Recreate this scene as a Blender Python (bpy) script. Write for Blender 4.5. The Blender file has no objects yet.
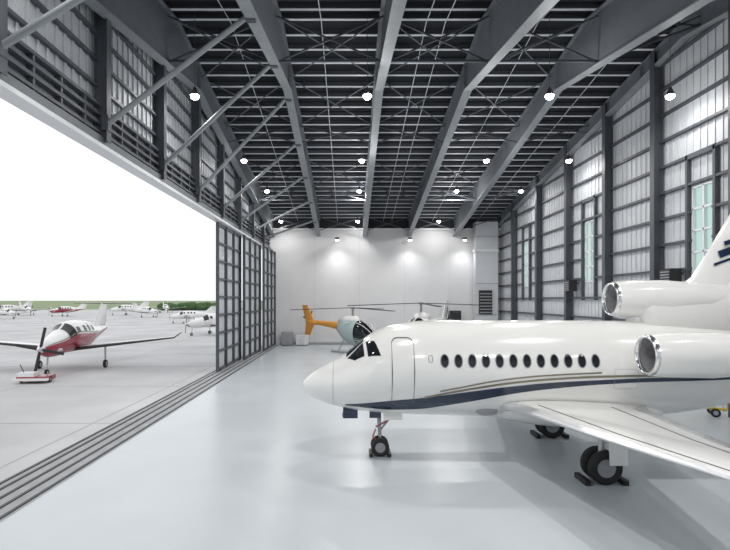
import bpy, math, random
from mathutils import Vector, Matrix
random.seed(4)
sc = bpy.context.scene
sc.view_settings.view_transform = 'Standard'
sc.view_settings.look = 'None'

# ------------------------------------------------------------------ materials
def mat(name, col, rough=.5, metal=0., emit=0., noise=0., nscale=4., coat=0., bump=0., bscale=30., trans=0., spec=.5):
    m = bpy.data.materials.new(name); m.use_nodes = True
    nt = m.node_tree; p = nt.nodes['Principled BSDF']
    c = (*col, 1)
    p.inputs['Base Color'].default_value = c
    p.inputs['Roughness'].default_value = rough
    p.inputs['Metallic'].default_value = metal
    p.inputs['Coat Weight'].default_value = coat
    p.inputs['Specular IOR Level'].default_value = spec
    p.inputs['Transmission Weight'].default_value = trans
    if emit:
        p.inputs['Emission Color'].default_value = c
        p.inputs['Emission Strength'].default_value = emit
    if noise or bump:
        tc = nt.nodes.new('ShaderNodeTexCoord')
    if noise:
        n = nt.nodes.new('ShaderNodeTexNoise'); n.inputs['Scale'].default_value = nscale
        n.inputs['Detail'].default_value = 5
        nt.links.new(tc.outputs['Object'], n.inputs['Vector'])
        r = nt.nodes.new('ShaderNodeValToRGB')
        r.color_ramp.elements[0].position = .3; r.color_ramp.elements[1].position = .7
        r.color_ramp.elements[0].color = (*[x*(1-noise) for x in col], 1)
        r.color_ramp.elements[1].color = (*[min(1, x*(1+noise*.5)) for x in col], 1)
        nt.links.new(n.outputs['Fac'], r.inputs['Fac'])
        nt.links.new(r.outputs['Color'], p.inputs['Base Color'])
    if bump:
        n2 = nt.nodes.new('ShaderNodeTexNoise'); n2.inputs['Scale'].default_value = bscale
        nt.links.new(tc.outputs['Object'], n2.inputs['Vector'])
        b = nt.nodes.new('ShaderNodeBump'); b.inputs['Strength'].default_value = bump
        b.inputs['Distance'].default_value = .05
        nt.links.new(n2.outputs['Fac'], b.inputs['Height'])
        nt.links.new(b.outputs['Normal'], p.inputs['Normal'])
    return m

M_floor = mat('epoxy_floor', (.55, .59, .625), .27, noise=.06, nscale=.35, bump=.012, bscale=1.5)
M_conc = mat('apron_concrete', (.54, .54, .55), .8, noise=.2, nscale=.18)
M_joint = mat('apron_joint', (.38, .38, .39), .9)
M_track = mat('track_concrete', (.36, .37, .38), .7, noise=.15, nscale=2)
M_rail = mat('track_rail', (.07, .07, .08), .5, .5)
M_grass = mat('grass', (.24, .30, .16), .9, noise=.3, nscale=.02)
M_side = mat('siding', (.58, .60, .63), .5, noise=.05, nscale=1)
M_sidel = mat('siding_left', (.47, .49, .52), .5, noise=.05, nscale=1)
M_sided = mat('siding_dark', (.30, .32, .35), .5, noise=.06, nscale=1)  # darker grey for the band above the door
M_steel = mat('grey_steel', (.075, .083, .098), .5, noise=.1, nscale=2)
M_steell = mat('light_steel', (.27, .29, .31), .45, noise=.1, nscale=2)
M_girder = mat('girder_paint', (.155, .17, .19), .5, noise=.1, nscale=2)
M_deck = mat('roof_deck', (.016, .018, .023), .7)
M_purl = mat('purlin_white', (.78, .80, .84), .4)
M_back = mat('back_wall_paint', (.62, .62, .63), .6, noise=.04, nscale=.5)
M_trim = mat('header_white', (.75, .76, .78), .4)
M_white = mat('white_gloss_paint', (.80, .80, .785), .18, coat=.6)
M_navy = mat('navy_paint', (.010, .022, .055), .2, coat=.5)
M_gold = mat('champagne_paint', (.24, .21, .16), .3, metal=.3)
M_dglass = mat('dark_glass', (.012, .014, .018), .05)
M_line = mat('panel_line', (.10, .10, .11), .5)
M_chrome = mat('polished_metal', (.72, .73, .75), .18, 1.)
M_edge = mat('leading_edge_metal', (.75, .76, .78), .35, .7)
M_dark = mat('dark_interior', (.02, .02, .022), .5)
M_fan = mat('fan_metal', (.12, .125, .13), .35, .8)
M_duct = mat('intake_duct', (.28, .28, .29), .4)
M_tyre = mat('tyre_rubber', (.018, .018, .019), .75)
M_hub = mat('hub_grey', (.45, .46, .48), .35, .3)
M_red = mat('red_paint', (.30, .02, .045), .3, coat=.4)
M_orange = mat('orange_paint', (.75, .33, .05), .35)
M_yellow = mat('yellow_paint', (.75, .55, .03), .4)
M_teal = mat('pale_teal_paint', (.42, .52, .52), .3)
M_hedge = mat('hedge_leaves', (.06, .12, .04), .9, noise=.4, nscale=2, bump=.6, bscale=4)
M_lamp = mat('lamp_lens', (1, .98, .95), .5, emit=30)
M_lhouse = mat('lamp_housing', (.12, .12, .13), .4, .6)
M_black = mat('black_plastic', (.02, .02, .022), .5)
M_grey = mat('grey_box', (.30, .31, .33), .5)

def glassmat():
    m = bpy.data.materials.new('window_glazing'); m.use_nodes = True
    nt = m.node_tree; nt.nodes.clear()
    o = nt.nodes.new('ShaderNodeOutputMaterial'); mx = nt.nodes.new('ShaderNodeMixShader')
    t = nt.nodes.new('ShaderNodeBsdfTranslucent'); t.inputs[0].default_value = (.75, .85, .82, 1)
    tr = nt.nodes.new('ShaderNodeBsdfTransparent'); tr.inputs[0].default_value = (.68, .78, .75, 1)
    mx.inputs[0].default_value = .75
    nt.links.new(t.outputs[0], mx.inputs[1]); nt.links.new(tr.outputs[0], mx.inputs[2])
    nt.links.new(mx.outputs[0], o.inputs[0]); return m
M_glaz = glassmat()

# ------------------------------------------------------------------ builder
class B:
    def __init__(s): s.v = []; s.f = []; s.m = []; s.s = []; s.mats = []
    def add(s, vs, fs, m, smooth=False):
        if m not in s.mats: s.mats.append(m)
        k = s.mats.index(m); o = len(s.v)
        s.v += [tuple(v) for v in vs]
        for f in fs:
            s.f.append([i+o for i in f]); s.m.append(k); s.s.append(smooth)
    def box(s, a, b, m):
        x0, y0, z0 = a; x1, y1, z1 = b
        vs = [(x0,y0,z0),(x1,y0,z0),(x1,y1,z0),(x0,y1,z0),(x0,y0,z1),(x1,y0,z1),(x1,y1,z1),(x0,y1,z1)]
        s.add(vs, [(0,3,2,1),(4,5,6,7),(0,1,5,4),(1,2,6,5),(2,3,7,6),(3,0,4,7)], m)
    def beam(s, p, q, w, h, m, up=(0,0,1)):
        p = Vector(p); q = Vector(q); d = (q-p).normalized(); u = Vector(up)
        if abs(d.dot(u)) > .98: u = Vector((1,0,0))
        r = d.cross(u).normalized(); u = r.cross(d).normalized()
        vs = []
        for e in (p, q):
            for a, b in ((-1,-1),(1,-1),(1,1),(-1,1)): vs.append(e + r*a*w/2 + u*b*h/2)
        s.add(vs, [(0,1,2,3),(7,6,5,4),(0,4,5,1),(1,5,6,2),(2,6,7,3),(3,7,4,0)], m)
    def rings(s, R, m, smooth=True, cap0=True, cap1=True, closed=True):
        n = len(R[0]); vs = [v for r in R for v in r]; fs = []
        for i in range(len(R)-1):
            for j in range(n if closed else n-1):
                a = i*n+j; b = i*n+(j+1) % n
                fs.append((a, b, b+n, a+n))
        s.add(vs, fs, m, smooth)
        if cap0: s.add(R[0], [tuple(range(n-1, -1, -1))], m)
        if cap1: s.add(R[-1], [tuple(range(n))], m)
    def rev(s, o, ax, prof, m, n=24, smooth=True, cap0=False, cap1=False, sc=(1, 1)):
        o = Vector(o); ax = Vector(ax).normalized()
        u = Vector((0,0,1)) if abs(ax.z) < .9 else Vector((1,0,0))
        r = ax.cross(u).normalized(); u = r.cross(ax).normalized()
        R = [[o+ax*t+(r*math.cos(k*2*math.pi/n)*sc[0]+u*math.sin(k*2*math.pi/n)*sc[1])*rad for k in range(n)] for t, rad in prof]
        s.rings(R, m, smooth, cap0, cap1)
    def cyl(s, p, q, r0, r1, m, n=14, caps=True):
        p = Vector(p); q = Vector(q)
        s.rev(p, q-p, [(0, r0), ((q-p).length, r1)], m, n, True, caps, caps)
    def ball(s, c, r, m, n=16, k=10, sc=(1,1,1)):
        R = []
        for i in range(k+1):
            a = math.pi*i/k
            rr = max(math.sin(a), .001)
            R.append([Vector((c[0]+r*sc[0]*rr*math.cos(j*2*math.pi/n), c[1]+r*sc[1]*rr*math.sin(j*2*math.pi/n), c[2]-r*sc[2]*math.cos(a))) for j in range(n)])
        s.rings(R, m, True, False, False)
    def wheel(s, c, ax, R, w, tm=None, hm=None):
        c = Vector(c); ax = Vector(ax).normalized()
        h = w/2
        s.rev(c, ax, [(-h*.8, R*.55), (-h, R*.7), (-h*.9, R*.9), (-h*.5, R), (h*.5, R), (h*.9, R*.9), (h, R*.7), (h*.8, R*.55)], tm or M_tyre, 28)
        s.rev(c, ax, [(-h*.75, R*.2), (-h*.6, R*.3), (-h*.7, R*.5), (-h*.82, R*.57), (h*.82, R*.57), (h*.7, R*.5), (h*.6, R*.3), (h*.75, R*.2)], hm or M_hub, 24, True, True, True)
    def wing(s, secs, nrm, m, t=.12, lem=None):
        xs = [1,.85,.65,.45,.28,.15,.06,.015,0]
        def yt(x): return 5*(.2969*math.sqrt(x)-.126*x-.3516*x*x+.2843*x**3-.1015*x**4)
        def mk(secs, xs, k):
            R = []
            for le, te, tt in secs:
                le = Vector(le); te = Vector(te); c = te-le; L = c.length; nn = Vector(nrm)
                up = [le+c*x+nn*(yt(x)*tt*L*k) for x in xs]
                lo = [le+c*x-nn*(yt(x)*tt*L*k) for x in reversed(xs[:-1])]
                R.append([p - c*(0.006 if k > 1 else 0) for p in up+lo])
            return R
        s.rings(mk(secs, xs, 1.), m)
        if lem: s.rings(mk(secs, [.09, .06, .03, .012, .004, 0], 1.04), lem, True, False, False, closed=False)
    def obj(s, name, parent=None, loc=None):
        me = bpy.data.meshes.new(name); me.from_pydata(s.v, [], s.f)
        for mt in s.mats: me.materials.append(mt)
        me.polygons.foreach_set('material_index', s.m); me.polygons.foreach_set('use_smooth', s.s)
        me.update()
        ob = bpy.data.objects.new(name, me); sc.collection.objects.link(ob)
        if parent: ob.parent = parent
        if loc: ob.location = loc
        return ob

def empty(name, loc=(0,0,0), rz=0):
    e = bpy.data.objects.new(name, None); sc.collection.objects.link(e)
    e.location = loc; e.rotation_euler = (0, 0, rz); e.empty_display_size = .5
    return e

def lin(pts, x):
    if x <= pts[0][0]: return pts[0][1]
    for i in range(len(pts)-1):
        if x <= pts[i+1][0]:
            (x0, y0), (x1, y1) = pts[i], pts[i+1]; return y0+(y1-y0)*(x-x0)/(x1-x0)
    return pts[-1][1]
def interp(pts, x):
    if x <= pts[0][0]: return pts[0][1]
    if x >= pts[-1][0]: return pts[-1][1]
    for i in range(len(pts)-1):
        if pts[i][0] <= x <= pts[i+1][0]:
            x0, y0 = pts[i]; x1, y1 = pts[i+1]; h = x1-x0; t = (x-x0)/h
            def sl(j):
                if j <= 0 or j >= len(pts)-1:
                    a, b = (0, 1) if j <= 0 else (-2, -1)
                    return (pts[b][1]-pts[a][1])/(pts[b][0]-pts[a][0])
                l = (pts[j][1]-pts[j-1][1])/(pts[j][0]-pts[j-1][0]); r = (pts[j+1][1]-pts[j][1])/(pts[j+1][0]-pts[j][0])
                return 0 if l*r <= 0 else 2*l*r/(l+r)
            m0, m1 = sl(i), sl(i+1)
            return (2*t**3-3*t*t+1)*y0+(t**3-2*t*t+t)*h*m0+(-2*t**3+3*t*t)*y1+(t**3-t*t)*h*m1

# ------------------------------------------------------------------ shell
XL, XR, Y0, Y1 = -7.9, 14.4, -6., 48.
HZ = 8.95          # door head height
def zdeck(y): return 16.3-.15*abs(y-21)
ZB = [(-6,10.2),(14,12.75),(24,14.4),(48,10.4)]
def zbot(y, gx=0):
    return zdeck(y)-.95 if gx > 13 else lin(ZB, y)

b = B(); b.box((-6.75, Y0, -.2), (XR, Y1, 0), M_floor); FL = b.obj('floor')
b = B(); b.box((-8.3, Y0, -.2), (-6.76, Y1, -.012), M_track)
for x in (-8.2, -7.95, -7.6, -7.25, -6.9): b.box((x-.035, Y0, -.1), (x+.035, Y1-.2, .012), M_rail)
b.obj('door_track', FL)
b = B(); b.box((-400, -60, -.25), (-8.3, 225, -.02), M_conc)
for k in range(12): b.box((-9-7.5*k-.03, -60, -.1), (-9-7.5*k+.03, 225, -.016), M_joint)
for k in range(32): b.box((-400, -50+7.5*k-.03, -.1), (-8.3, -50+7.5*k+.03, -.015), M_joint)
b.obj('apron_ground')
b = B(); b.box((-2500, 225, -.4), (-8.3, 3500, -.03), M_grass); b.obj('grass_field')

# roof deck
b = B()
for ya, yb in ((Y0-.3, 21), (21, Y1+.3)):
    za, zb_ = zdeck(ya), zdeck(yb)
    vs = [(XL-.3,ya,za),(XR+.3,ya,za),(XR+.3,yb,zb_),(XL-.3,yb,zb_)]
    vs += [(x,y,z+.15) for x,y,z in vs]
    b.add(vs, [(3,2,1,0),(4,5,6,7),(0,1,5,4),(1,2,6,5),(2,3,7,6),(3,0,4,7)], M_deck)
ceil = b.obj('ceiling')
b = B(); y = Y0+.5
while y < Y1:
    z = zdeck(y)
    b.box((XL, y-.012, z-.22), (XR, y+.012, z-.01), M_steel)
    b.box((XL, y-.065, z-.25), (XR, y+.065, z-.22), M_purl)
    y += .98
b.obj('purlins', ceil)

# girders
GX = [-7.35, -3.0, 1.4, 5.65, 10.0, 14.1]
ys = [Y0+.05, 0, 7, 14, 19, 21, 24, 30, 36, 42, Y1-.05]
for gx in GX:
    b = B()
    w = .03
    R = [[(gx-w, y, zbot(y,gx)), (gx+w, y, zbot(y,gx)), (gx+w, y, zdeck(y)-.28), (gx-w, y, zdeck(y)-.28)] for y in ys]
    b.rings(R, M_girder, False)
    w = .2
    R = [[(gx-w, y, zbot(y,gx)-.05), (gx+w, y, zbot(y,gx)-.05), (gx+w, y, zbot(y,gx)), (gx-w, y, zbot(y,gx))] for y in ys]
    b.rings(R, M_steell, False)  # lower flange in paler steel, its lit look put into the colour
    R = [[(gx-w, y, zdeck(y)-.31), (gx+w, y, zdeck(y)-.31), (gx+w, y, zdeck(y)-.26), (gx-w, y, zdeck(y)-.26)] for y in ys]
    b.rings(R, M_girder, False)
    for y in (4, 14, 24, 32, 40, 46): b.box((gx-.19, y-.02, zbot(y,gx)), (gx+.19, y+.02, zdeck(y)-.33), M_girder)
    b.obj('roof_girder', ceil)
# bracing in roof
b = B()
for y in (11, 20.1, 29.5, 38.9, 46.5):
    for i in range(len(GX)-1):
        xa, xb = GX[i]+.05, GX[i+1]-.05
        b.beam((xa, y, zbot(y,GX[i])+.1), (xb, y, zdeck(y)-.45), .06, .06, M_steel)
        b.beam((xb, y, zbot(y,GX[i+1])+.1), (xa, y, zdeck(y)-.45), .06, .06, M_steel)
        if y in (20.1, 38.9): b.beam((xa, y, zbot(y,GX[i])+.15), (xb, y, zbot(y,GX[i+1])+.15), .08, .08, M_steel)
for (ya, yb) in ((20.1, 24.8), (24.8, 29.5), (34.2, 38.9)):
    for i in (1, 2, 3, 0):
        xa, xb = GX[i], GX[i+1]
        b.beam((xa, ya, zdeck(ya)-.45), (xb, yb, zdeck(yb)-.45), .04, .04, M_girder)
        b.beam((xb, ya, zdeck(ya)-.45), (xa, yb, zdeck(yb)-.45), .04, .04, M_girder)
b.obj('roof_bracing', ceil)
b = B()
for x in (-5, -1.2, 3.2, 4.0, 7.9, 12.2):
    for ya, yb in ((Y0+.1, 21), (21, Y1-.1)):
        b.cyl((x, ya, zdeck(ya)-.35), (x, yb, zdeck(yb)-.35), .018, .018, M_purl, 6)
b.obj('sprinkler_pipes', ceil)

# left wall (above door)
def yzpoly(b, x0, x1, pts, m):
    b.rings([[(x0, y, z) for y, z in pts], [(x1, y, z) for y, z in pts]], m, False)
b = B()
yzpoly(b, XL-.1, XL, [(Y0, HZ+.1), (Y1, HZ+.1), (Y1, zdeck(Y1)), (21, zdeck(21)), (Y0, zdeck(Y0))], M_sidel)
b.box((XL-.1, Y0, 0), (XL, -4, HZ+.1), M_side)
y = Y0+.2
while y < Y1:
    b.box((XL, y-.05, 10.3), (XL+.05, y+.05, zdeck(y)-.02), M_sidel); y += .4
WL = b.obj('wall_left')
b = B()
LC = [-3.4, 1.3, 6.0, 10.7, 15.4, 20.1, 24.8, 29.5, 34.2, 38.9, 43.6]
for y in LC:
    x = XL+.28
    b.box((x-.2, y-.14, HZ+.2), (x-.17, y+.14, zdeck(y)-.3), M_steel)
    b.box((x+.17, y-.14, HZ+.2), (x+.2, y+.14, zdeck(y)-.3), M_steel)
    b.box((x-.18, y-.02, HZ+.2), (x+.18, y+.02, zdeck(y)-.3), M_steel)
z = 10.9
while z < 16:
    d = min(27, (16.3-.4-z)/.15) if z > 12.2 else 27
    b.box((XL+.02, max(Y0, 21-d), z-.05), (XL+.16, min(Y1, 21+d), z+.05), M_steel)
    z += .8
b.obj('framing', WL)
b = B()   # header band
b.box((XL-.15, Y0, HZ), (XL+.35, Y1-.15, HZ+.12), M_trim)
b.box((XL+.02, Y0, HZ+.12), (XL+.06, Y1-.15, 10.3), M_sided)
for z in (HZ+.22, HZ+.5, HZ+.78, HZ+1.06, HZ+1.34): b.box((XL+.05, Y0, z-.045), (XL+.26, Y1-.15, z+.045), M_steel)
b.box((XL+.28, Y0, HZ+.12), (XL+.33, Y1-.15, HZ+.36), M_girder)
y = Y0+.5
while y < Y1-.3:
    b.box((XL+.06, y-.04, HZ+.12), (XL+.24, y+.04, 10.3), M_steel); y += 1.175
b.obj('door_header', WL)
b = B()
for y in LC:
    b.cyl((XL+.4, y, 9.7), (-3.1, y, zbot(y)+.1), .085, .085, M_steell, 10)
    b.box((XL+.3, y-.12, 9.5), (XL+.5, y+.12, 9.95), M_steel)
    b.box((-3.2, y-.1, zbot(y)-.1), (-2.9, y+.1, zbot(y)+.25), M_steel)
b.obj('knee_braces', WL)

# door leaves
def leaf(x, ya, yb, nm):
    b = B(); H = HZ-.03
    b.box((x-.03, ya, .1), (x-.01, yb, H), M_side)
    for y in [ya+.3*i for i in range(int((yb-ya)/.3))]: b.box((x-.02, y, .15), (x+.01, y+.08, H-.05), M_side)
    n = max(2, round((yb-ya)/2.1))
    for i in range(n+1):
        y = ya+(yb-ya)*i/n
        b.box((x, y-.07, .05), (x+.17, y+.07, H), M_steel)
    for k in range(9):
        z = .15+(H-.25)*k/8
        b.box((x, ya, z-.06), (x+.12, yb, z+.06), M_steel)
    for yy in (ya+.5, yb-.5): b.cyl((x+.04, yy, .12), (x+.14, yy, .12), .1, .1, M_rail)
    b.obj(nm)
leaf(-7.95, 29.7, 35.8, 'door_1')
leaf(-7.6, 35.5, 41.8, 'door_2')
leaf(-7.25, 41.5, 47.7, 'door_3')

# right wall with windows
WY = [(-1.2, .1), (9.2, 10.5), (19.65, 20.95), (29.2, 30.5), (39.8, 41.1)]
WZ = (5.4, 9.0)
b = B()
segs = []; y = Y0
for a, c in WY: segs.append((y, a)); y = c
segs.append((y, Y1))
for a, c in segs:
    pts = [(a, 0), (c, 0), (c, zdeck(c))] + ([(21, zdeck(21))] if a < 21 < c else []) + [(a, zdeck(a))]
    yzpoly(b, XR, XR+.1, pts, M_side)
for a, c in WY:
    b.box((XR, a, 0), (XR+.1, c, WZ[0]), M_side)
    yzpoly(b, XR, XR+.1, [(a, WZ[1]), (c, WZ[1]), (c, zdeck(c)), (a, zdeck(a))], M_side)
y = Y0+.1
while y < Y1-.1:
    if any(a-.1 < y < c+.1 for a, c in WY):
        b.box((XR-.04, y-.04, 0), (XR, y+.04, WZ[0]), M_side); b.box((XR-.04, y-.04, WZ[1]), (XR, y+.04, zdeck(y)), M_side)
    else: b.box((XR-.04, y-.04, 0), (XR, y+.04, zdeck(y)), M_side)
    y += .42
WR = b.obj('wall_right')
for i, (a, c) in enumerate(WY):
    b = B(); b.box((XR+.03, a, WZ[0]), (XR+.05, c, WZ[1]), M_glaz)
    for z in (WZ[0], WZ[0]+.9, WZ[0]+1.8, WZ[0]+2.7, WZ[1]): b.box((XR-.06, a, z-.04), (XR+.09, c, z+.04), M_trim)
    for yy in (a, (a+c)/2, c): b.box((XR-.06, yy-.04, WZ[0]), (XR+.09, yy+.04, WZ[1]), M_trim)
    b.obj('window_%d' % (i+1))
b = B()
RC = [-1.6, 3.4, 8.4, 13.4, 18.2, 23.0, 27.4, 32.3, 37.4, 43.0]
for y in RC:
    x = XR-.3
    b.box((x-.22, y-.16, 0), (x-.18, y+.16, zdeck(y)-.3), M_steel)
    b.box((x+.18, y-.16, 0), (x+.22, y+.16, zdeck(y)-.3), M_steel)
    b.box((x-.2, y-.02, 0), (x+.2, y+.02, zdeck(y)-.3), M_steel)
z = .9
while z < 16:
    d = (16.3-.3-z)/.15 if z > 12.2 else 27
    ya, yb = max(Y0, 21-d), min(Y1, 21+d)
    cuts = [(ya, yb)]
    if WZ[0] < z < WZ[1]:
        cuts = [(max(a, ya), min(c, yb)) for a, c in segs]
    for p, q in cuts: b.box((XR-.2, p, z-.055), (XR-.04, q, z+.055), M_steel)
    z += 1.18
for a, c in WY:
    for yy in (a-.15, c+.15): b.box((XR-.22, yy-.07, 4.3), (XR-.04, yy+.07, 10.4), M_steel)
    b.box((XR-.22, a-.2, 10.2), (XR-.04, c+.2, 10.4), M_steel)
b.obj('framing', WR)

# back + front wall
b = B(); b.box((XL-.1, Y1, 0), (XR+.1, Y1+.3, zdeck(Y1)+.05), M_deck)
b.box((XL, Y1-.12, 0), (XR, Y1, 11.1), M_back)
for x in (-3.4, .9, 5.2, 9.5): b.box((x-.006, Y1-.125, .1), (x+.006, Y1-.1, 11.05), M_grey)
b.obj('wall_back')
b = B(); b.box((XL+.2, Y1-.3, 11.0), (XR, Y1-.13, 11.15), M_trim)
b.obj('trim_1')
b = B(); b.box((-6.7, Y1-.16, 0), (11.6, Y1-.125, .25), M_grey); b.obj('baseboard_back')
b = B(); b.box((XL-.1, Y0-.2, 0), (XR+.1, Y0, zdeck(Y0)), M_side)
for k in range(44): b.box((XL+.5*k, Y0, 0), (XL+.5*k+.08, Y0+.04, 11.8), M_side)
b.obj('wall_front')
# utility room on back right corner
b = B(); b.box((11.7, 46.6, 0), (XR-.6, Y1-.35, 11.6), M_side)
b.box((11.6, 46.5, 8.8), (XR-.55, Y1-.35, 9.0), M_trim)
for z in (2.9, 5.8, 10.2): b.box((11.68, 46.58, z), (XR-.6, 46.6, z+.06), M_grey)
b.box((12.0, 46.4, 3.0), (13.2, 46.62, 5.2), M_black)
for k in range(7): b.box((12.05, 46.34, 3.1+.29*k), (13.15, 46.42, 3.2+.29*k), M_grey)
b.obj('utility_room')

# ------------------------------------------------------------------ lamps
def lamp(x, y, z, power, nm='high_bay_lamp'):
    e = empty(nm, (x, y, z)); b = B()
    b.cyl((0, 0, .3), (0, 0, zdeck(y)-z-.05), .012, .012, M_lhouse, 6)
    b.rev((0, 0, 0), (0, 0, 1), [(0, .2), (.05, .19), (.14, .12), (.32, .06)], M_lhouse, 20, True, False, True)
    b.ball((0, 0, -.03), .165, M_lamp, 14, 8, (1, 1, .8))
    b.obj('fixture', e)
    l = bpy.data.lights.new('bulb', 'AREA'); l.shape = 'DISK'; l.size = .5; l.energy = power; l.color = (1, .985, .96)
    lo = bpy.data.objects.new('bulb', l); sc.collection.objects.link(lo); lo.parent = e; lo.location = (0, 0, -.2)
    l = bpy.data.lights.new('uplight_fill', 'POINT'); l.shadow_soft_size = .12; l.energy = power*.5; l.color = (1, .985, .96)  # added point light below the fixture, brightens roof and purlins
    lo = bpy.data.objects.new('uplight_fill', l); sc.collection.objects.link(lo); lo.parent = e; lo.location = (0, 0, -.4)
for y in (-1, 9.6, 20.3, 29.7, 38.0, 45.6):
    for x in (-6.3, .7, 8.1, 13.0):
        if y == 45.6 and x > 12: continue
        if y == -1 and abs(x) < 2: x = 1.9
        p = 340 if 0 < x < 12 else 75
        if y > 45: p = 100
        lamp(x, y, 12.6 if 0 < y < 45 else 11.5, p)
# wall washers at back wall
for x in (-1.2, 5.6, 10.7):
    e = empty('wall_washer_lamp', (x, 46.6, 9.9)); b = B()
    b.box((-.2, -.15, 0), (.2, .15, .25), M_lhouse); b.box((-.05, .1, .1), (.05, 1.25, .18), M_lhouse)
    b.ball((0, 0, -.02), .14, M_lamp, 12, 6, (1.2, 1, .5)); b.obj('fixture', e)
    l = bpy.data.lights.new('bulb', 'SPOT'); l.energy = 300; l.spot_size = math.radians(110); l.spot_blend = 1; l.shadow_soft_size = .15
    lo = bpy.data.objects.new('bulb', l); sc.collection.objects.link(lo); lo.parent = e; lo.location = (0, 0, -.14)
    lo.rotation_euler = (math.radians(12), 0, 0)

# ------------------------------------------------------------------ private jet
JET = empty('private_jet', (0, 13.9, 0))
SEC = [(-1.33,1.96,1.90,.03),(-1.30,2.04,1.83,.12),(-1.22,2.14,1.74,.24),(-1.06,2.29,1.62,.38),(-.69,2.52,1.47,.62),(-.28,2.71,1.36,.81),(0,2.91,1.3,.92),(.33,3.19,1.24,1.02),
 (.69,3.43,1.21,1.10),(1.25,3.63,1.18,1.18),(1.94,3.72,1.15,1.23),(2.78,3.74,1.12,1.25),(4.17,3.74,1.1,1.25),(7.2,3.73,1.1,1.25),(8.05,3.7,1.12,1.22),
 (9.2,3.62,1.22,1.10),(10.3,3.52,1.42,.92),(11.4,3.42,1.72,.70),(12.5,3.3,2.15,.45),(13.3,3.15,2.6,.24)]
pt = [(s[0], s[1]) for s in SEC]; pb = [(s[0], s[2]) for s in SEC]; pa = [(s[0], s[3]) for s in SEC]
def fus(x):
    t, bo, a = interp(pt, x), interp(pb, x), interp(pa, x)
    return (t+bo)/2, (t-bo)/2, a
def fth(x, th, side=-1, off=0.):
    zc, h, a = fus(x); return (x, side*(a+off)*math.sin(th), zc+(h+off)*math.cos(th))
def fxz(x, z, side=-1, off=.006):
    zc, h, a = fus(x); c = max(-.999, min(.999, (z-zc)/h)); return fth(x, math.acos(c), side, off)
b = B(); xs = [-1.33, -1.32, -1.30, -1.27, -1.22, -1.15, -1.06]
x = -.95
while x < 13.3: xs.append(x); x += .12
xs.append(13.3)
NR = 56
b.rings([[fth(x, 2*math.pi*k/NR) for k in range(NR)] for x in xs], M_white)
b.obj('fuselage', JET)
def patch(b, poly, m, side, off=.008, K=5, th=False):
    cx = sum(p[0] for p in poly)/len(poly); cz = sum(p[1] for p in poly)/len(poly)
    P = []   # densify
    for i in range(len(poly)):
        p, q = poly[i], poly[(i+1) % len(poly)]
        for k in range(4): P.append((p[0]+(q[0]-p[0])*k/4, p[1]+(q[1]-p[1])*k/4))
    f = (lambda x, t: fth(x, t, side, off)) if th else (lambda x, z: fxz(x, z, side, off))
    R = [[f(cx+(p[0]-cx)*k/K, cz+(p[1]-cz)*k/K) for p in P] for k in range(K, 0, -1)]
    R.append([f(cx, cz)]*len(P))
    b.rings(R, m, True, False, False)
def rrect(cx, cz, w, h, r, n=5):
    P = []
    for sx, sz, a0 in ((1, 1, 0), (-1, 1, 90), (-1, -1, 180), (1, -1, 270)):
        for k in range(n+1):
            a = math.radians(a0+90*k/n); P.append((cx+sx*(w/2-r)+r*math.cos(a), cz+sz*(h/2-r)+r*math.sin(a)))
    return P
def ribbon(b, top, bot, m, side, off, n=60):
    x0 = top[0][0]; x1 = top[-1][0]; R = []
    for i in range(n+1):
        x = x0+(x1-x0)*i/n; zt = interp(top, x); zb2 = interp(bot, x)
        R.append([fxz(x, zt+(zb2-zt)*k/5, side, off) for k in range(6)])
    b.rings(R, m, True, False, False, closed=False)
def outline(b, poly, w, m, side, off=.01):
    cx = sum(p[0] for p in poly)/len(poly); cz = sum(p[1] for p in poly)/len(poly)
    def sh(p, d):
        L = math.hypot(p[0]-cx, p[1]-cz); return (p[0]+(p[0]-cx)/L*d, p[1]+(p[1]-cz)/L*d)
    P = []
    for i in range(len(poly)):
        p, q = poly[i], poly[(i+1) % len(poly)]
        for k in range(6): P.append((p[0]+(q[0]-p[0])*k/6, p[1]+(q[1]-p[1])*k/6))
    b.rings([[fxz(*sh(p, -w/2), side, off) for p in P], [fxz(*sh(p, w/2), side, off) for p in P]], m, False, False, False)
bw = B(); bs = B(); bl = B()
def PX(v): return (v-350)/39.2
def PZ(v): return 4.3-(v-300)/39.0
navy = [(345,408,409.5),(365,405.5,411),(390,402,413),(420,398.5,411.5),(450,394,406),(480,389.5,400),(520,384.5,392),(560,381,387),(600,379,383.5),(650,377,381),(740,376,380)]
gold = [(425,396.5),(450,391),(480,385.5),(510,381),(545,377.5),(600,374.5),(660,373.5),(740,373)]
gold2 = [(440,390),(465,385),(490,380),(520,376),(550,373.5),(600,371)]
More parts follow.
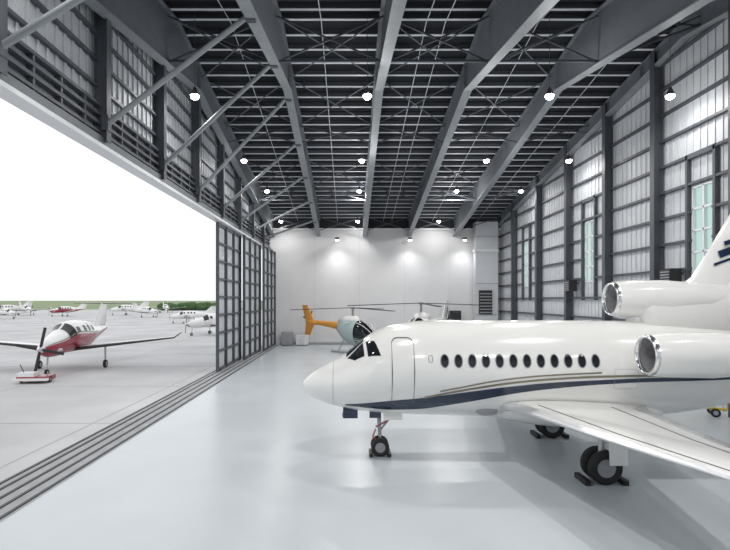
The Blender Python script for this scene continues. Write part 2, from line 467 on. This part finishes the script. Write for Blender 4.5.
for side in (-1, 1):
    for i in range(12):
        px = 445+13.75*i; cx = (px-350)/39.5
        el = [(cx+.092*math.cos(a*math.pi/10), 2.75+.155*math.sin(a*math.pi/10)) for a in range(20)]
        el2 = [(cx+.115*math.cos(a*math.pi/10), 2.75+.178*math.sin(a*math.pi/10)) for a in range(20)]
        patch(bw, el2, M_grey, side, .006, 3); patch(bw, el, M_dglass, side, .01, 3)
    R = math.radians
    for P in ([(-.10,R(3)),(.37,R(3)),(.35,R(17)),(-.10,R(27))], [(-.08,R(33)),(.34,R(21)),(.38,R(53)),(.12,R(50))], [(.42,R(25)),(.64,R(35)),(.80,R(63)),(.47,R(57))]):
        patch(bw, P, M_dglass, side, .01, 6, True)
    ribbon(bs, [(PX(p[0]), PZ(p[1])) for p in navy], [(PX(p[0]), PZ(p[2])) for p in navy], M_navy, side, .006)
    ribbon(bs, [(PX(p[0]), PZ(p[1])) for p in gold], [(PX(p[0]), PZ(p[1]+2.2)) for p in gold], M_gold, side, .008)
    ribbon(bs, [(PX(p[0]), PZ(p[1])) for p in gold2], [(PX(p[0]), PZ(p[1]+1.5)) for p in gold2], M_gold, side, .008)
    if side < 0: outline(bl, rrect((403.5-350)/39.4, PZ(372.5), .56, 1.74, .16), .026, M_line, side)
    outline(bl, rrect(2.05, 2.8, .10, .16, .03), .012, M_line, side)
    outline(bl, rrect(7.0, 2.3, .6, .5, .05), .008, M_grey, side)
for xx in (-.45,):
    R0 = [[fth(xx+d, 2*math.pi*k/48, -1, .005) for k in range(48)] for d in (-.006, .006)]
    bl.rings(R0, M_grey, True, False, False)
bw.obj('cabin_windows', JET); bs.obj('livery_stripes', JET); bl.obj('door_and_panel_lines', JET)
# belly fairing
b = B(); R = []
for i in range(25):
    t = i/24; x = 3.5+5.3*t; k = math.sin(math.pi*t)**.5 if 0 < t < 1 else .02
    zc = 1.36; a = 1.24*k; h = .52*k
    R.append([(x, a*math.cos(2*math.pi*j/32), zc+h*math.sin(2*math.pi*j/32)) for j in range(32)])
b.rings(R, M_white)
b.ball((3.58, -.80, 1.38), .24, M_grey, 16, 8, (1.2, .35, .45))
b.obj('belly_fairing', JET)
# wings
for side, nm in ((-1, 'wing_near'), (1, 'wing_far')):
    b = B()
    S = [((3.9, side*.9, 1.55), (7.7, side*.9, 1.55), .09), ((4.10, side*1.6, 1.60), (7.35, side*1.6, 1.58), .085), ((4.66, side*4.6, 1.73), (6.78, side*5.0, 1.72), .08), ((5.3, side*8.0, 1.92), (6.4, side*8.1, 1.91), .08), ((5.6, side*8.35, 1.94), (6.35, side*8.4, 1.94), .05)]
    b.wing(S, (0, 0, 1), M_white, lem=M_edge)
    for fr, mm in ((.72, M_line), (.16, M_line)):
        for i in range(1, 3):
            (l0, t0, c0), (l1, t1, c1) = S[i], S[i+1]
            def up(l, t, c):
                l = Vector(l); t = Vector(t); L = (t-l).length; x = fr
                yt = 5*(.2969*math.sqrt(x)-.126*x-.3516*x*x+.2843*x**3-.1015*x**4)
                return l+(t-l)*fr+Vector((0, 0, yt*c*L+.004))
            b.beam(up(l0, t0, c0), up(l1, t1, c1), .02, .008, mm)
    b.obj(nm, JET)
# engines
def nacelle(b, x, y, z, L, R0, m=M_white):
    b.rev((x, y, z), (1, 0, 0), [(.12, R0*.80), (.03, R0*.83), (0, R0*.88), (.01, R0*.94), (.05, R0*.985), (.1, R0*1.01)], M_chrome, 36)
    b.rev((x, y, z), (1, 0, 0), [(.1, R0*1.01), (.5, R0*1.09), (L*.45, R0*1.12), (L*.8, R0*.95), (L, R0*.72)], m, 36)
    b.rev((x, y, z), (1, 0, 0), [(L, R0*.72), (L-.25, R0*.62)], M_fan, 36)
    b.rev((x, y, z), (1, 0, 0), [(.12, R0*.80), (.35, R0*.74), (.75, R0*.74)], M_duct, 36)
    b.rev((x, y, z), (1, 0, 0), [(.75, R0*.76), (.751, .02)], M_fan, 36, False)
    b.rev((x, y, z), (1, 0, 0), [(.5, .005), (.56, .05), (.7, .09), (.75, .10)], M_grey, 20)
    for k in range(24):
        a = 2*math.pi*k/24
        b.beam((x+.7, y+.09*math.cos(a), z+.09*math.sin(a)), (x+.72, y+R0*.73*math.cos(a), z+R0*.73*math.sin(a)), .035, .01, M_fan, (1, 0, 0))
    b.rev((x, y, z), (1, 0, 0), [(L-.2, R0*.4), (L+.1, R0*.3), (L+.35, .05)], M_fan, 24)
for side, nm in ((-1, 'engine_near'), (1, 'engine_far')):
    b = B(); nacelle(b, 7.05, side*1.93, 2.98, 3.5, .49)
    b.wing([((7.8, side*.8, 2.95), (10.6, side*.8, 2.95), .09), ((7.7, side*1.6, 2.95), (10.2, side*1.6, 2.95), .09)], (0, 0, 1), M_white)
    b.obj(nm, JET)
# centre engine duct faired into fin
b = B(); nacelle(b, 7.2, 0, 4.33, 3.2, .47)
R = []
for i in range(22):
    t = i/21; x = 7.9+5.3*t
    top = 4.82-.02*t-.9*max(0, t-.45)**1.2; w = .50*(1-.55*t**1.5)
    zc = (top+3.2)/2; h = (top-3.2)/2
    if i == 0: zc, h, w = 4.3, .42, .42
    R.append([(x, w*math.cos(2*math.pi*j/32), zc+h*math.sin(2*math.pi*j/32)) for j in range(32)])
b.rings(R, M_white)
b.wing([((7.55, 0, 3.5), (12.5, 0, 3.5), .13), ((7.9, 0, 4.2), (12.5, 0, 4.2), .13)], (0, 1, 0), M_white)
b.rev((13.1, 0, 3.55), (1, 0, 0), [(-.6, .40), (0, .33), (.3, .28)], M_fan, 24, True, False, True)
b.obj('engine_centre', JET)
b = B()
FIN = [((9.0, 0, 4.6), (13.2, 0, 4.4), .10), ((9.5, 0, 4.95), (13.3, 0, 4.9), .09), ((10.0, 0, 5.75), (13.4, 0, 5.7), .085), ((11.4, 0, 8.1), (13.7, 0, 8.1), .08), ((11.7, 0, 8.2), (13.65, 0, 8.2), .03)]
b.wing(FIN, (0, 1, 0), M_white)
b.obj('tail_fin', JET)
b = B()
for k, (dz, w) in enumerate(((0, .20), (.30, .12), (-.28, .07))):
    for side in (-1, 1):
        P = [(10.15, 5.55), (10.9, 5.82), (11.7, 6.05), (12.6, 6.25), (13.4, 6.35)]
        for i in range(4):
            p, q = P[i], P[i+1]
            b.beam((p[0]+(.5*dz), side*.15, p[1]+dz), (q[0]+.5*dz, side*(.16 if i < 2 else .11), q[1]+dz), .012, w, M_navy, (0, 0, 1))
b.obj('fin_stripes', JET)
b = B()
for side in (-1, 1):
    b.wing([((10.35, side*.05, 4.75), (12.5, side*.05, 4.75), .09), ((12.4, side*3.3, 4.6), (13.3, side*3.3, 4.6), .08)], (0, 0, 1), M_white, lem=M_edge)
b.obj('tailplane', JET)
# landing gear
b = B()
x0 = .83
b.cyl((x0-.05, 0, 1.4), (x0, 0, .55), .06, .05, M_grey); b.cyl((x0, 0, .6), (x0, 0, .25), .04, .04, M_chrome)
b.cyl((x0+.45, 0, 1.25), (x0+.02, 0, .7), .03, .03, M_grey)
b.beam((x0-.12, 0, .78), (x0+.2, 0, .95), .12, .03, M_red)
b.beam((x0-.12, 0, .72), (x0-.2, 0, .5), .12, .03, M_red); b.beam((x0-.2, 0, .5), (x0-.02, 0, .32), .12, .03, M_red)
b.cyl((x0, -.2, .25), (x0, .2, .25), .035, .035, M_hub)
for s in (-1, 1): b.wheel((x0, s*.15, .25), (0, 1, 0), .25, .14, None, M_grey)
b.box((x0-.30, -.25, 1.08), (x0+.02, -.235, 1.25), M_navy)
b.box((x0+.08, -.25, 1.02), (x0+.6, -.235, 1.22), M_white)
b.box((x0-1.02, -.30, 1.08), (x0-.62, -.05, 1.34), M_navy)
b.cyl((x0-1.05, -.2, 1.16), (x0-.95, -.2, 1.16), .05, .08, M_grey)
b.box((x0-.30, -.25, 0), (x0-.2, .25, .1), M_black); b.box((x0+.2, -.25, 0), (x0+.3, .25, .1), M_black)
b.obj('nose_gear', JET)
for (gx, gy, nm) in ((5.95, -2.05, 'main_gear_near'), (6.3, 1.9, 'main_gear_far')):
    b = B(); s = -1 if gy < 0 else 1
    b.cyl((gx+.1, gy-.1*s, 1.55), (gx, gy, .45), .09, .075, M_hub); b.cyl((gx, gy, .7), (gx, gy, .4), .055, .055, M_chrome)
    b.cyl((gx, gy-.25, .4), (gx, gy+.25, .4), .05, .05, M_hub)
    b.cyl((gx+.1, gy-s*.1, 1.1), (gx+.1, gy-s*.9, 1.4), .04, .04, M_grey)
    for d in (-.19, .19): b.wheel((gx, gy+d, .39), (0, 1, 0), .39, .2, None, M_grey)
    b.beam((gx+.22, gy+s*.32, 1.5), (gx+.22, gy+s*.38, .5), .42, .03, M_white, (0, 1, 0))
    b.box((gx-.50, gy-.3, 0), (gx-.38, gy+.3, .12), M_black); b.box((gx+.38, gy-.3, 0), (gx+.50, gy+.3, .12), M_black)
    b.obj(nm, JET)

# ------------------------------------------------------------------ small aircraft
def turboprop(nm, loc, rz, s=1., body=M_red, prop=True):
    """nose toward -y local, length ~10 m"""
    e = empty(nm, loc, rz); e.scale = (s, s, s); b = B()
    S = [(-.05,.20,1.55),(.1,.32,1.55),(.6,.50,1.57),(1.5,.64,1.66),(2.3,.76,1.84),(2.9,.90,1.98),(4,.95,2.0),(5.5,.86,2.0),(7,.55,2.0),(8.6,.30,2.1),(9.9,.12,2.2)]
    pr = [(q[0], q[1]) for q in S]; pz = [(q[0], q[2]) for q in S]
    ys = [-.05+9.95*i/50 for i in range(51)]
    def P(y, a, off=0): r = interp(pr, y)+off; return (r*.92*math.sin(a), y, interp(pz, y)+r*math.cos(a))
    n = 32; R = [[P(y, 2*math.pi*k/n) for k in range(n)] for y in ys]
    b.rings(R, M_white)
    if body is not M_white:
        R = [[P(y, math.pi*(.36+.18*min(1, y/8))+(2*math.pi-2*math.pi*(.36+.18*min(1, y/8)))*k/20, .008) for k in range(21)] for y in ys]
        b.rings(R, body, True, False, False, closed=False)
        R = [[P(y, math.pi*(.31+.18*min(1, y/8))+math.pi*.03*k, .01) for k in range(2)] for y in ys]
        b.rings(R, M_gold, True, False, False, closed=False)
    b.obj('fuselage', e); b = B()
    for a0, a1 in ((-.42, -.03), (.03, .42)):
        R = [[P(y, math.radians(180)*a, .012) for a in [a0+(a1-a0)*k/6 for k in range(7)]] for y in [2.05+.65*i/6 for i in range(7)]]
        b.rings(R, M_dglass, True, False, False, closed=False)
    for sd in (-1, 1):
        for y in (2.85, 3.7, 4.4, 5.1):
            R = [[P(y+dy, sd*math.radians(a), .012) for a in (48, 56, 64, 72)] for dy in (0, .12, .24, .36)]
            b.rings(R, M_dglass, True, False, False, closed=False)
    b.obj('windows', e); b = B()
    for sd in (-1, 1):
        b.wing([((sd*.3, 3.0, 1.25), (sd*.3, 4.9, 1.25), .15), ((sd*6.1, 3.4, 1.85), (sd*6.1, 4.4, 1.85), .12), ((sd*6.5, 3.7, 2.15), (sd*6.5, 4.5, 2.15), .08)], (0, 0, 1), M_white, lem=M_black)
        b.wing([((sd*.02, 9.2, 3.95), (sd*.02, 10.1, 3.95), .1), ((sd*2.0, 9.45, 3.95), (sd*2.0, 10.0, 3.95), .08)], (0, 0, 1), M_white, lem=M_black)
        b.cyl((sd*1.9, 4.0, 1.3), (sd*1.9, 4.0, .3), .06, .05, M_hub); b.wheel((sd*1.9, 4.0, .25), (1, 0, 0), .25, .18)
    b.wing([((0, 7.2, 2.3), (0, 9.8, 2.1), .07), ((0, 9.0, 3.95), (0, 10.3, 3.95), .09)], (1, 0, 0), M_white)
    b.cyl((0, .7, 1.3), (0, .55, .3), .05, .05, M_hub); b.wheel((0, .55, .2), (1, 0, 0), .2, .15)
    b.obj('wings_and_gear', e); b = B()
    b.rev((0, -.05, 1.55), (0, -1, 0), [(0, .2), (.2, .17), (.4, .09), (.5, .01)], M_chrome, 20)
    if prop:
        for k in range(4):
            a = math.radians(12+90*k)
            b.beam((.1*math.sin(a), -.2, 1.55+.1*math.cos(a)), (1.2*math.sin(a), -.2, 1.55+1.2*math.cos(a)), .15, .03, M_black, (0, 1, 0))
    for sd in (-1, 1): b.cyl((sd*.35, .7, 1.45), (sd*.55, 1.1, 1.4), .1, .08, M_chrome)
    b.obj('propeller', e)
    return e
turboprop('propeller_airplane', (-17.0, 27.6, -.015), math.radians(8), 1.03, M_red)
turboprop('propeller_airplane', (-19.5, 60, -.015), math.radians(-50), .9, M_white)
turboprop('propeller_airplane', (-88, 138, -.015), math.radians(50), 1., M_white)
turboprop('propeller_airplane', (-78, 130, -.015), math.radians(-40), .9, M_red)
turboprop('propeller_airplane', (-68, 142, -.015), math.radians(-70), 1., M_white)
turboprop('propeller_airplane', (-102, 142, -.015), math.radians(-70), 1., M_white)
turboprop('propeller_airplane', (-47, 122, -.015), math.radians(60), .9, M_white)
turboprop('propeller_airplane', (-40, 145, -.015), math.radians(-60), 1., M_white)
turboprop('propeller_airplane', (-60, 165, -.015), math.radians(30), 1., M_white)
turboprop('propeller_airplane', (-33, 92, -.015), math.radians(-75), .8, M_white)
turboprop('propeller_airplane', (-75, 112, -.015), math.radians(65), .8, M_white)

# aircraft tug under turboprop nose
e = empty('aircraft_tug', (-16.5, 26.4, -.015), math.radians(6)); b = B()
b.box((-.75, -.6, .12), (.75, .35, .35), M_red); b.box((-.7, -.6, .35), (.1, -.05, .55), M_trim); b.box((-.85, -.75, .15), (.85, -.6, .28), M_white)
for sx in (-1, 1): b.wheel((sx*.7, -.2, .17), (1, 0, 0), .17, .14)
b.beam((0, .3, .2), (0, .9, .2), .3, .06, M_grey); b.cyl((-.5, -.3, .5), (-.5, -.7, 1.0), .02, .02, M_black)
b.obj('body', e)

# hedge
b = B()
for k in range(70):
    x = -78+26*random.random(); y = 205+5*random.random(); r = 1.0+1.0*random.random()
    b.ball((x, y, r*.9), r, M_hedge, 9, 6, (1.5, 1, .9))
b.obj('hedge')

# ------------------------------------------------------------------ helicopters
def helicopter(nm, loc, rz, s, c_top, c_tail, c_low, blades):
    e = empty(nm, loc, rz); e.scale = (s, s, s); b = B()   # nose toward -x
    S = [(-1.7,.05,.9),(-1.6,.28,.95),(-1.3,.52,1.05),(-.8,.72,1.2),(-.1,.82,1.3),(.7,.75,1.35),(1.3,.5,1.5),(1.8,.26,1.65),(4.8,.11,1.85)]
    pr = [(q[0], q[1]) for q in S]; pz = [(q[0], q[2]) for q in S]
    def P(x, a): r = interp(pr, x); return (x, r*.85*math.sin(a), interp(pz, x)+r*math.cos(a))
    n = 28
    def part(xa, xb, m, k=14): b.rings([[P(xa+(xb-xa)*i/k, 2*math.pi*j/n) for j in range(n)] for i in range(k+1)], m)
    part(-1.7, -.35, M_dglass); part(-.35, 1.4, c_low); part(1.4, 4.8, c_tail)
    for a in (-35, 35, 0):
        for i in range(8):
            x0_, x1_ = -1.6+.16*i, -1.6+.16*(i+1)
            b.beam(P(x0_, math.radians(a)), P(x1_, math.radians(a)), .06, .03, c_top)
    b.rings([[P(x, math.pi*.62+math.pi*.76*j/12) for j in range(13)] for x in [-1.68+.1*i for i in range(14)]], c_low, True, False, False, closed=False)
    b.rings([[(x, w*math.sin(2*math.pi*j/16), 2.05+h*math.cos(2*math.pi*j/16)) for j in range(16)] for x, w, h in ((-.4,.05,.1),(-.1,.35,.28),(.8,.4,.32),(1.5,.2,.15))], c_top)
    b.cyl((.3, 0, 2.2), (.3, 0, 2.85), .08, .06, M_grey); b.ball((.3, 0, 2.85), .18, M_grey, 12, 6, (1, 1, .5))
    for a in blades:
        a = math.radians(a); q = Vector((.3+4.1*math.cos(a), 4.1*math.sin(a), 2.72))
        b.beam((.3, 0, 2.86), q, .22, .04, M_black)
    b.wing([((4.0, 0, 1.8), (5.0, 0, 1.8), .14), ((4.8, 0, 3.0), (5.4, 0, 3.0), .12)], (0, 1, 0), c_tail)
    b.wing([((4.0, 0, 1.8), (5.0, 0, 1.8), .14), ((4.5, 0, .9), (5.1, 0, .9), .12)], (0, 1, 0), c_tail)
    b.wing([((3.6, -.8, 1.8), (4.0, -.8, 1.8), .1), ((3.6, .8, 1.8), (4.0, .8, 1.8), .1)], (0, 0, 1), c_tail)
    for a in (20, 110): b.beam((4.8-.75*math.cos(math.radians(a)), -.2, 1.9-.75*math.sin(math.radians(a))), (4.8+.75*math.cos(math.radians(a)), -.2, 1.9+.75*math.sin(math.radians(a))), .1, .02, M_black, (0, 1, 0))
    for s_ in (-1, 1):
        b.cyl((-1.3, s_*.85, .06), (1.4, s_*.85, .06), .05, .05, M_grey); b.cyl((-1.3, s_*.85, .06), (-1.6, s_*.85, .25), .05, .04, M_grey)
        for x in (-.7, .8): b.cyl((x, s_*.85, .06), (x, s_*.35, .75), .04, .04, M_grey)
    b.obj('airframe', e)
helicopter('helicopter', (.5, 41.0, 0), math.radians(135), 1.28, M_white, M_orange, M_teal, (40, 170, 283))
helicopter('helicopter', (5.4, 39.0, 0), math.radians(62), 1.42, M_white, M_white, M_white, (-45, 122, 212))

# ------------------------------------------------------------------ misc equipment
e = empty('tow_bar', (12.9, 18.9, 0), math.radians(-25)); b = B()
b.cyl((-1.0, 0, .35), (1.1, 0, .25), .045, .045, M_yellow, 10); b.beam((-1.0, 0, .35), (-1.25, 0, .45), .18, .08, M_yellow)
b.cyl((.7, -.28, .18), (.7, .28, .18), .03, .03, M_grey)
for s in (-1, 1): b.wheel((.7, s*.3, .16), (0, 1, 0), .16, .1)
b.cyl((.7, 0, .18), (.7, 0, .3), .03, .03, M_yellow); b.cyl((1.1, 0, .25), (1.1, 0, .5), .02, .02, M_yellow)
b.cyl((-.7, 0, 0), (-.7, 0, .33), .03, .03, M_grey)
b.obj('bar', e)
def cabinet(nm, x, y, w, d, h, m, rows=4):
    e = empty(nm, (x, y, 0)); b = B()
    b.box((-w/2, -d/2, .1), (w/2, d/2, h), m)
    for k in range(rows):
        z0 = .16+(h-.2)*k/rows; z1 = .12+(h-.2)*(k+1)/rows
        b.box((-w/2+.03, -d/2-.015, z0), (w/2-.03, -d/2, z1-.02), m); b.box((-w*.2, -d/2-.04, z1-.07), (w*.2, -d/2-.015, z1-.045), M_chrome)
    for sx in (-1, 1):
        for sy in (-1, 1): b.cyl((sx*(w/2-.08), sy*(d/2-.08), .0), (sx*(w/2-.08), sy*(d/2-.08), .1), .05, .05, M_black, 8)
    b.obj('carcass', e)
cabinet('tool_cabinet', -5.9, 47.2, 1.0, .6, 1.3, M_grey)
cabinet('tool_cabinet', -4.5, 47.2, 1.1, .6, 1.0, M_trim)
cabinet('storage_cabinet', 9.9, 47.1, 1.0, .7, 3.3, M_black, 3)
for (y, z) in ((31.4, 5.2), (21.6, 5.3)):
    e = empty('wall_heater', (13.85, y, z)); b = B()
    b.box((-.25, -.35, -.35), (.25, .35, .35), M_black)
    for k in range(5): b.box((-.28, -.3, -.3+.12*k), (-.25, .3, -.25+.12*k), M_grey)
    b.box((.2, -.06, .1), (.5, .06, .2), M_steel)
    b.obj('housing', e)

# ------------------------------------------------------------------ world, camera
w = bpy.data.worlds.new('overcast_sky'); sc.world = w; w.use_nodes = True
bg = w.node_tree.nodes['Background']; bg.inputs[0].default_value = (.97, .985, 1, 1); bg.inputs[1].default_value = 1.18
cam = bpy.data.cameras.new('camera'); co = bpy.data.objects.new('camera', cam); sc.collection.objects.link(co)
co.location = (0, 0, 4.3); co.rotation_euler = (math.radians(90), 0, 0)
cam.sensor_width = 36; cam.lens = 500/730*36; cam.shift_x = 15/730; cam.shift_y = 25/730; cam.clip_end = 6000
sc.camera = co
